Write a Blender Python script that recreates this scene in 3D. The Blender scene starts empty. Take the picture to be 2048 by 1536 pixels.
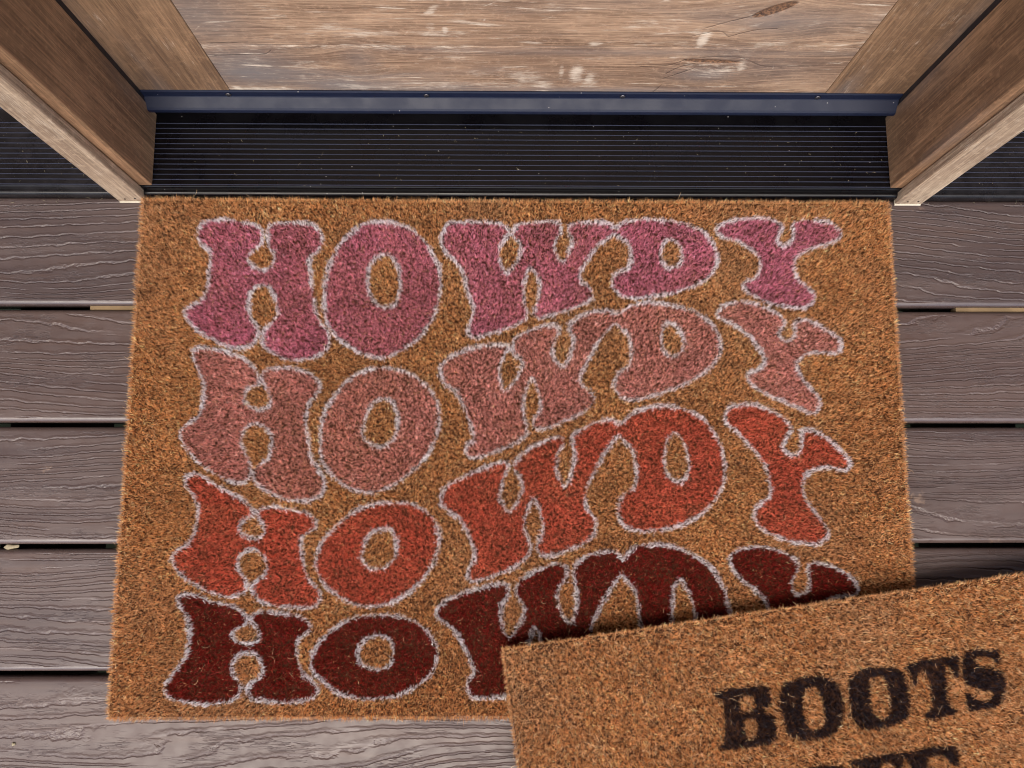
import bpy, bmesh, math, random
import numpy as np
from mathutils import Vector
S = bpy.context.scene
COL = S.collection
rad = math.radians

# ------------------------------------------------------------------ camera
cam_data = bpy.data.cameras.new('camera')
cam_data.sensor_fit = 'HORIZONTAL'; cam_data.sensor_width = 36.0
cam_data.lens = 36.0 * 1660.0 / 2048.0
cam_data.clip_start = 0.01; cam_data.clip_end = 500
cam = bpy.data.objects.new('camera', cam_data); COL.objects.link(cam)
cam.location = (0, 0, 1.00073)
cam.rotation_mode = 'XYZ'
cam.rotation_euler = (0.14373394, -0.01146875, -0.00057048)
S.camera = cam

# ------------------------------------------------------------------ sky, sun, exposure
SUN_EL, SUN_AZ = rad(61), rad(190)          # azimuth clockwise from +Y: in front of the door, a little left
W = bpy.data.worlds.new('World'); S.world = W; W.use_nodes = True
wn = W.node_tree
bg = wn.nodes['Background']; bg.inputs[1].default_value = 0.14
sky = wn.nodes.new('ShaderNodeTexSky'); sky.sky_type = 'NISHITA'; sky.sun_disc = False
sky.sun_elevation = SUN_EL; sky.sun_rotation = SUN_AZ
sky.air_density = 1.0; sky.dust_density = 3.0; sky.ozone_density = 1.0
wn.links.new(sky.outputs[0], bg.inputs[0])
sun = bpy.data.lights.new('sun', 'SUN'); sun.energy = 2.3; sun.angle = rad(60); sun.color = (1.0, 0.91, 0.78)
so = bpy.data.objects.new('sun', sun); COL.objects.link(so)
sd = Vector((math.sin(SUN_AZ)*math.cos(SUN_EL), math.cos(SUN_AZ)*math.cos(SUN_EL), math.sin(SUN_EL)))
so.rotation_euler = sd.to_track_quat('Z', 'Y').to_euler()
so.location = (0, -3, 5)
S.cycles.filter_width = 1.05
S.view_settings.view_transform = 'Standard'; S.view_settings.look = 'None'
S.view_settings.exposure = 1.12; S.view_settings.gamma = 1.0

# ------------------------------------------------------------------ helpers
def tag(o, label=None, cat=None, group=None, kind=None):
    if label: o['label'] = label
    if cat: o['category'] = cat
    if group: o['group'] = group
    if kind: o['kind'] = kind
    return o
def empty(name, loc=(0, 0, 0), rz=0.0):
    o = bpy.data.objects.new(name, None); o.empty_display_size = 0.05
    o.location = loc; o.rotation_euler = (0, 0, rz); COL.objects.link(o); return o
def link(name, me, mat, parent=None, smooth=False):
    if mat is not None: me.materials.append(mat)
    if smooth:
        me.polygons.foreach_set('use_smooth', [True]*len(me.polygons))
    o = bpy.data.objects.new(name, me); COL.objects.link(o)
    if parent is not None: o.parent = parent
    return o
def from_bm(name, bm, mat, parent=None, smooth=False):
    me = bpy.data.meshes.new(name); bm.normal_update(); bm.to_mesh(me); bm.free()
    return link(name, me, mat, parent, smooth)
def box_bm(bm, x0, x1, y0, y1, z0, z1, bev=0.0, seg=2):
    r = bmesh.ops.create_cube(bm, size=1.0)
    for v in r['verts']:
        v.co = Vector(((x0+x1)/2+v.co.x*(x1-x0), (y0+y1)/2+v.co.y*(y1-y0), (z0+z1)/2+v.co.z*(z1-z0)))
    if bev > 0:
        es = list({e for v in r['verts'] for e in v.link_edges})
        bmesh.ops.bevel(bm, geom=es, offset=bev, segments=seg, affect='EDGES', profile=0.5)
def box(name, x0, x1, y0, y1, z0, z1, mat, parent=None, bev=0.0, seg=2):
    bm = bmesh.new(); box_bm(bm, x0, x1, y0, y1, z0, z1, bev, seg)
    return from_bm(name, bm, mat, parent)
def extrude_x(name, prof, x0, x1, mat, parent=None, nx=1, smooth=False):
    """prof: closed list of (y,z); extruded from x0 to x1."""
    n = len(prof); vs = []; fs = []
    xs = [x0+(x1-x0)*i/nx for i in range(nx+1)]
    for x in xs:
        for y, z in prof: vs.append((x, y, z))
    for i in range(nx):
        for j in range(n):
            a = i*n+j; b = i*n+(j+1) % n
            fs.append((a, b, b+n, a+n))
    fs.append(tuple(range(n-1, -1, -1))); fs.append(tuple(nx*n+j for j in range(n)))
    me = bpy.data.meshes.new(name); me.from_pydata(vs, [], fs); me.validate()
    bm = bmesh.new(); bm.from_mesh(me); bmesh.ops.recalc_face_normals(bm, faces=bm.faces); bm.to_mesh(me); bm.free()
    return link(name, me, mat, parent, smooth)
def fast_mesh(name, verts, loops, starts, attrs=None):
    me = bpy.data.meshes.new(name)
    me.vertices.add(len(verts)); me.vertices.foreach_set('co', np.ascontiguousarray(verts, np.float32).ravel())
    me.loops.add(len(loops)); me.loops.foreach_set('vertex_index', np.ascontiguousarray(loops, np.int32))
    me.polygons.add(len(starts)); me.polygons.foreach_set('loop_start', np.ascontiguousarray(starts, np.int32))
    me.update(calc_edges=True)
    for k, (typ, data) in (attrs or {}).items():
        a = me.attributes.new(k, typ, 'POINT')
        a.data.foreach_set('color' if 'COLOR' in typ else 'value', np.ascontiguousarray(data, np.float32).ravel())
    return me

class NT:
    def __init__(s, name):
        s.m = bpy.data.materials.new(name); s.m.use_nodes = True; s.t = s.m.node_tree
        s.b = s.t.nodes['Principled BSDF']
    def n(s, typ, **k):
        x = s.t.nodes.new(typ)
        for a, v in k.items(): setattr(x, a, v)
        return x
    def put(s, sock, v):
        if isinstance(v, bpy.types.NodeSocket): s.t.links.new(v, sock)
        elif isinstance(v, (tuple, list)) and len(v) == 3 and sock.type == 'RGBA': sock.default_value = (*v, 1)
        else: sock.default_value = v
    def math(s, op, a, b=None, c=None, clamp=False):
        x = s.n('ShaderNodeMath', operation=op); x.use_clamp = clamp
        s.put(x.inputs[0], a)
        if b is not None: s.put(x.inputs[1], b)
        if c is not None: s.put(x.inputs[2], c)
        return x.outputs[0]
    def coord(s): return s.n('ShaderNodeTexCoord').outputs['Object']
    def sep(s, v):
        x = s.n('ShaderNodeSeparateXYZ'); s.put(x.inputs[0], v); return x.outputs
    def comb(s, x, y, z):
        c = s.n('ShaderNodeCombineXYZ'); s.put(c.inputs[0], x); s.put(c.inputs[1], y); s.put(c.inputs[2], z); return c.outputs[0]
    def vmul(s, v, f):
        x = s.n('ShaderNodeVectorMath', operation='MULTIPLY'); s.put(x.inputs[0], v); x.inputs[1].default_value = f; return x.outputs[0]
    def vadd(s, v, w):
        x = s.n('ShaderNodeVectorMath', operation='ADD'); s.put(x.inputs[0], v); s.put(x.inputs[1], w); return x.outputs[0]
    def noise(s, v, scale=1.0, detail=4.0, rough=0.5, dist=0.0):
        x = s.n('ShaderNodeTexNoise'); s.put(x.inputs['Vector'], v)
        x.inputs['Scale'].default_value = scale; x.inputs['Detail'].default_value = detail
        x.inputs['Roughness'].default_value = rough; x.inputs['Distortion'].default_value = dist
        return x.outputs['Fac']
    def ramp(s, v, lo, hi, a=0.0, b=1.0, smooth=True):
        x = s.n('ShaderNodeMapRange', interpolation_type='SMOOTHSTEP' if smooth else 'LINEAR')
        s.put(x.inputs[0], v); s.put(x.inputs[1], lo); s.put(x.inputs[2], hi); s.put(x.inputs[3], a); s.put(x.inputs[4], b)
        return x.outputs[0]
    def mix(s, f, a, b, mode='MIX'):
        x = s.n('ShaderNodeMix', data_type='RGBA', blend_type=mode)
        s.put(x.inputs[0], f); s.put(x.inputs[6], a); s.put(x.inputs[7], b); return x.outputs[2]
    def attr(s, name, col=False):
        x = s.n('ShaderNodeAttribute', attribute_name=name); return x.outputs['Color' if col else 'Fac']
    def bump(s, h, dist, strength=1.0, normal=None):
        x = s.n('ShaderNodeBump'); s.put(x.inputs['Height'], h); x.inputs['Distance'].default_value = dist
        x.inputs['Strength'].default_value = strength
        if normal is not None: s.put(x.inputs['Normal'], normal)
        return x.outputs[0]
    def out(s, base, rough=0.6, normal=None, spec=0.5, metal=0.0):
        s.put(s.b.inputs['Base Color'], base); s.put(s.b.inputs['Roughness'], rough)
        s.put(s.b.inputs['Specular IOR Level'], spec); s.put(s.b.inputs['Metallic'], metal)
        if normal is not None: s.put(s.b.inputs['Normal'], normal)
        return s.m
def srgb(r, g, b):
    f = lambda c: ((c/255+0.055)/1.055)**2.4 if c > 10 else c/255/12.92
    return (f(r), f(g), f(b))

# ------------------------------------------------------------------ materials
def wood_mat(name, axis, dark, mid, light, scuff=0.0, attrs=False, seed=0.0, rough=0.55, streak=1.0, edge=None):
    t = NT(name); p = t.vadd(t.coord(), (seed, seed*1.7, seed*2.3))
    x, y, z = t.sep(p)
    if axis == 'x': g, a, c = x, z, y
    else: g, a, c = z, x, y
    if attrs: a = t.math('ADD', a, t.attr('warp'))
    q = t.comb(g, a, c)
    broad = t.noise(t.vmul(q, (2.2, 16, 16)), 1, 4, 0.6, 0.6)
    streaks = t.noise(t.vmul(q, (6, 150, 150)), 1, 7, 0.72, 0.4)
    fine = t.noise(t.vmul(q, (55, 1500, 1500)), 1, 3, 0.6)
    pores = t.noise(t.vmul(q, (70, 2600, 2600)), 1, 2, 0.6)
    grainline = t.noise(t.vmul(q, (1.2, 55, 55)), 1, 1.5, 0.5, 0.8)
    gl = t.math('PINGPONG', t.math('MULTIPLY', grainline, 14.0), 1.0)
    gl = t.math('POWER', gl, 5.0)
    k = t.math('ADD', t.math('MULTIPLY', broad, 0.9), t.math('MULTIPLY', streaks, 0.75*streak))
    k = t.ramp(k, 0.50, 1.16)
    col = t.mix(k, dark, mid)
    warm = t.noise(t.vmul(q, (5, 22, 22)), 1, 4, 0.65, 0.5)
    k2 = t.ramp(t.math('ADD', t.math('MULTIPLY', warm, 0.7), t.math('MULTIPLY', fine, 0.5)), 0.54, 0.78)
    if attrs: k2 = t.math('ADD', k2, t.attr('lighten'), clamp=True)
    col = t.mix(k2, col, light)
    col = t.mix(t.math('MULTIPLY', gl, 0.42), col, dark)
    midg = t.noise(t.vmul(q, (9, 430, 430)), 1, 4, 0.75, 0.2)
    col = t.mix(t.ramp(midg, 0.50, 0.68, 0, 0.55), col, tuple(c*0.62 for c in dark))
    col = t.mix(t.ramp(midg, 0.50, 0.34, 0, 0.45), col, tuple(min(1, c*1.35) for c in light))
    mott = t.noise(p, 140, 5, 0.7)
    col = t.mix(t.ramp(mott, 0.50, 0.72, 0, 0.30), col, tuple(min(1, c*1.45) for c in light))
    col = t.mix(t.ramp(pores, 0.55, 0.75, 0, 0.35), col, tuple(c*0.55 for c in dark))
    grey = t.noise(t.vadd(t.vmul(q, (3, 14, 14)), (9, 9, 9)), 1, 3, 0.6)
    gm = t.ramp(grey, 0.50, 0.75, 0, 0.45)
    if attrs: gm = t.math('ADD', gm, t.attr('grey'), clamp=True)
    col = t.mix(gm, col, tuple(sum(mid)/3*w for w in (1.05, 0.95, 0.93)))
    # pale scuffs: abrasion that keeps to the raised grain
    sc = t.noise(t.vmul(q, (28, 210, 210)), 1, 7, 0.75, 0.3)
    s2 = t.noise(p, 22, 4, 0.6)
    sf = t.noise(t.vmul(q, (60, 900, 900)), 1, 5, 0.8)
    thr = t.math('ADD', t.math('ADD', t.math('MULTIPLY', sc, 0.55), t.math('MULTIPLY', s2, 0.45)), t.math('MULTIPLY', t.math('SUBTRACT', sf, 0.5), 0.75))
    if attrs: thr = t.math('ADD', thr, t.math('MULTIPLY', t.attr('scuff'), 0.72))
    sm = t.ramp(thr, 0.62-scuff, 0.82-scuff, 0, 0.85, False)
    pale = srgb(206, 192, 174)
    col = t.mix(sm, col, pale)
    if edge is not None:
        ew = t.math('ADD', t.ramp(y, edge, edge+0.0035, 1, 0), t.math('MULTIPLY', t.math('SUBTRACT', s2, 0.5), 2.2))
        ew = t.math('MULTIPLY', t.ramp(ew, 0.55, 0.95), t.ramp(t.noise(t.vmul(q, (40, 400, 400)), 1, 5, 0.7), 0.3, 0.6, 0.35, 0.8))
        col = t.mix(ew, col, srgb(200, 182, 158))
        vf = t.ramp(t.noise(t.vmul(q, (7, 60, 60)), 1, 5, 0.7, 1.0), 0.56, 0.7, 0, 0.4)
        col = t.mix(vf, col, tuple(c*0.8 for c in dark))
    if attrs:
        bk = t.ramp(t.math('ADD', t.attr('bark'), t.math('MULTIPLY', t.math('SUBTRACT', s2, 0.5), 0.5)), 0.42, 0.60)
        col = t.mix(t.math('MULTIPLY', bk, 0.85), col, t.mix(t.ramp(t.noise(p, 300, 4, 0.6), .4, .65), srgb(64, 46, 36), srgb(132, 96, 70)))
        cr = t.math('MULTIPLY', t.ramp(t.attr('crack'), 0.45, 0.95), t.ramp(t.noise(p, 90, 3), 0.3, 0.6, 0.25, 0.85))
        col = t.mix(cr, col, srgb(48, 32, 26))
    h = t.math('ADD', t.math('MULTIPLY', streaks, 0.6), t.math('MULTIPLY', fine, 0.4))
    if attrs:
        h = t.math('SUBTRACT', h, t.math('MULTIPLY', t.attr('crack'), 2.0))
        h = t.math('SUBTRACT', h, t.math('MULTIPLY', bk, 1.5))
    nrm = t.bump(h, 0.0007, 0.55)
    return t.out(col, rough, nrm, 0.35)

def deck_mat():
    t = NT('composite_decking'); p0 = t.coord()
    off = t.attr('board')
    x, y, z = t.sep(p0)
    x = t.math('ADD', x, t.math('MULTIPLY', off, 3.71)); yy = t.math('ADD', y, t.math('MULTIPLY', off, 1.37))
    p = t.comb(x, yy, z)
    warp = t.noise(t.vmul(p, (1.9, 9, 1)), 1, 1.2, 0.4, 0.1)
    wig = t.noise(t.vmul(p, (45, 70, 1)), 1, 3, 0.6)
    f = t.math('ADD', t.math('MULTIPLY', yy, 105.0), t.math('MULTIPLY', warp, 13.0))
    f = t.math('ADD', f, t.math('MULTIPLY', wig, 0.75))
    fr = t.math('FRACT', f)
    # one steep lip, then a long easy slope: the embossed grain of composite boards
    line = t.math('MULTIPLY', t.ramp(fr, 0.0, 0.07), t.ramp(fr, 0.07, 0.36, 1, 0))
    pit = t.math('MULTIPLY', t.ramp(fr, 0.80, 0.93), t.ramp(fr, 0.93, 1.0, 1, 0))
    brk = t.ramp(t.noise(t.vmul(p, (9, 70, 1)), 1, 2, 0.5), 0.34, 0.46)
    line = t.math('MULTIPLY', t.math('SUBTRACT', line, t.math('MULTIPLY', pit, 1.3)), brk)
    w = t.noise(t.vmul(p, (38, 400, 1)), 1, 2, 0.55, 0.25)
    w = t.math('ABSOLUTE', t.math('SUBTRACT', w, 0.5))
    w = t.ramp(w, 0.0, 0.035, 1, 0)
    gate = t.ramp(t.noise(t.vmul(p, (13, 45, 1)), 1, 2, 0.6), 0.48, 0.62)
    w = t.math('MULTIPLY', w, gate)
    w2 = t.noise(t.vmul(p, (20, 260, 1)), 1, 5, 0.7)
    flat = t.attr('flat')
    h = t.math('ADD', t.math('MULTIPLY', line, 0.8), t.math('MULTIPLY', w, 0.45))
    h = t.math('ADD', h, t.math('MULTIPLY', w2, 0.10))
    h = t.math('MULTIPLY', h, t.math('SUBTRACT', 1.0, flat))
    nrm = t.bump(h, 0.0006, 1.0)
    tone = t.noise(t.vmul(p, (2.2, 26, 1)), 1, 4, 0.6, 0.4)
    col = t.mix(t.ramp(tone, 0.36, 0.62), srgb(66, 54, 53), srgb(82, 69, 66))
    col = t.mix(t.ramp(t.noise(t.vmul(p, (5, 60, 1)), 1, 3, 0.6), 0.52, 0.72, 0, 0.55), col, srgb(82, 64, 57))
    pitm = t.math('MULTIPLY', pit, brk)
    col = t.mix(t.math('MULTIPLY', pitm, 0.28), col, srgb(60, 42, 40))
    col = t.mix(t.math('MULTIPLY', w, 0.10), col, srgb(74, 56, 54))
    bt = t.math('FRACT', t.math('MULTIPLY', off, 7.31))
    col = t.mix(t.math('MULTIPLY', bt, 0.30), col, srgb(84, 64, 56))
    grime = t.ramp(t.noise(t.vmul(p0, (3.2, 5, 1)), 1, 5, 0.65, 0.8), 0.50, 0.75, 0, 0.25)
    col = t.mix(grime, col, srgb(66, 54, 48))
    st = t.noise(t.vmul(p0, (11, 14, 1)), 1, 5, 0.7, 0.6)
    col = t.mix(t.ramp(st, 0.66, 0.74, 0, 0.35), col, srgb(168, 140, 118))
    rg = t.ramp(t.noise(p, 60, 3), 0.3, 0.7, 0.36, 0.52)
    rg = t.math('SUBTRACT', rg, t.math('MULTIPLY', flat, 0.10))
    return t.out(col, rg, nrm, t.math('ADD', 0.5, t.math('MULTIPLY', flat, 0.2)))

def coir_mat(name):
    t = NT(name)
    c = t.attr('fibre', True)
    t.put(t.b.inputs['Sheen Weight'], 0.0)
    t.out(c, 0.5, None, 0.3)
    tr = t.n('ShaderNodeBsdfTranslucent'); t.put(tr.inputs[0], c)
    mx = t.n('ShaderNodeMixShader'); mx.inputs[0].default_value = 0.38
    t.t.links.new(t.b.outputs[0], mx.inputs[1]); t.t.links.new(tr.outputs[0], mx.inputs[2])
    t.t.links.new(mx.outputs[0], t.t.nodes['Material Output'].inputs['Surface'])
    return t.m

def plain_mat(name, col, rough=0.5, spec=0.5, metal=0.0, nscale=30, namp=0.15, bump=0.0, alt=None):
    t = NT(name); p = t.coord()
    n = t.noise(p, nscale, 5, 0.65)
    alt = alt or tuple(c*(1+namp*3) for c in col)
    c = t.mix(t.ramp(n, 0.35, 0.7), col, alt)
    nrm = t.bump(n, bump) if bump else None
    return t.out(c, rough, nrm, spec, metal)

def black_alu(name, base, rough, dusty, ribs=False):
    t = NT(name); p = t.coord()
    x, y, z = t.sep(p)
    v = t.n('ShaderNodeTexVoronoi'); t.put(v.inputs['Vector'], p); v.inputs['Scale'].default_value = 160
    rnd = t.sep(v.outputs['Color'])[0]
    spk = t.math('MULTIPLY', t.ramp(v.outputs['Distance'], 0.05, 0.11, 1, 0), t.math('GREATER_THAN', rnd, 0.93))
    film = t.ramp(t.noise(t.vmul(p, (1, 2.2, 1)), 9, 6, 0.7, 0.4), 0.45, 0.8, 0, dusty)
    side = t.math('GREATER_THAN', t.math('ABSOLUTE', t.math('SUBTRACT', x, 0.005)), 0.475)
    film = t.math('ADD', film, t.math('MULTIPLY', side, t.ramp(t.noise(p, 26, 6, 0.75), 0.3, 0.7, 0.01, 0.10)), clamp=True)
    c = t.mix(film, base, srgb(105, 100, 104))
    c = t.mix(t.math('MULTIPLY', spk, 0.8), c, srgb(190, 184, 180))
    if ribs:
        rib_glint = t.math('MULTIPLY', t.math('GREATER_THAN', z, 0.0223), t.ramp(t.noise(t.vmul(p, (6, 300, 1)), 1, 3, 0.6), 0.2, 0.5, 0.55, 1.0))
        c = t.mix(rib_glint, c, srgb(48, 51, 66))  # rib tops painted lighter, standing in for their specular highlights
    r = t.ramp(t.noise(p, 35, 4), 0.3, 0.7, rough, rough+0.12)
    return t.out(c, r, t.bump(t.noise(t.vmul(p, (3, 40, 40)), 1, 5, 0.7), 0.0004, 0.5), 0.27)

M = {}
M['door_board'] = wood_mat('weathered_door_boards', 'x', srgb(92, 71, 57), srgb(129, 103, 84), srgb(166, 138, 113), 0.03, True, 0.31)
M['stile'] = wood_mat('stained_stile_wood', 'z', srgb(86, 66, 50), srgb(118, 92, 70), srgb(142, 113, 86), 0.0, False, 2.2)
M['jamb'] = wood_mat('stained_jamb_wood', 'z', srgb(92, 68, 50), srgb(128, 98, 73), srgb(154, 120, 90), -0.06, False, 4.9, edge=-0.0430)
M['bare'] = wood_mat('bare_end_wood', 'x', srgb(168, 158, 138), srgb(196, 188, 166), srgb(214, 208, 190), 0.05, False, 1.1)
M['hole'] = plain_mat('nail_hole_dark', srgb(36, 28, 26), 0.9, 0.1)
M['trim'] = wood_mat('weathered_trim_wood', 'z', srgb(112, 92, 76), srgb(150, 129, 108), srgb(184, 164, 140), 0.06, False, 7.4)
M['deck'] = deck_mat()
M['coir'] = coir_mat('coir_fibre')
M['backing'] = plain_mat('coir_backing', srgb(50, 30, 19), 0.9, 0.1, 0, 300, 0.3, 0.001)
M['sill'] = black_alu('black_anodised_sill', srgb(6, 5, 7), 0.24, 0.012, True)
M['sweep'] = black_alu('dark_metal_sweep', srgb(15, 22, 42), 0.44, 0.02)
M['rubber'] = plain_mat('black_rubber', srgb(30, 26, 28), 0.55, 0.4, 0, 60, 0.2)
M['steel'] = plain_mat('screw_steel', srgb(92, 90, 94), 0.3, 0.5, 0.9)
M['joist'] = plain_mat('pale_lumber', srgb(112, 94, 70), 0.8, 0.2, 0, 40, 0.1)
M['under'] = plain_mat('dark_soil', srgb(30, 23, 20), 0.95, 0.1, 0, 20, 0.3)
M['leaf'] = plain_mat('dry_leaf', srgb(128, 118, 96), 0.7, 0.3, 0, 200, 0.1)
M['wall'] = wood_mat('wall_siding_wood', 'x', srgb(80, 62, 50), srgb(112, 90, 72), srgb(138, 112, 90), -0.05, False, 11.0)
M['ceil'] = wood_mat('unseen_ceiling_wood', 'x', srgb(120, 86, 58), srgb(158, 118, 82), srgb(186, 144, 104), -0.1, False, 3.0)  # warm wood for the unseen ceiling, chosen for its bounce
M['ground'] = plain_mat('garden_ground', srgb(92, 88, 62), 0.95, 0.1, 0, 3, 0.2)

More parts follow.
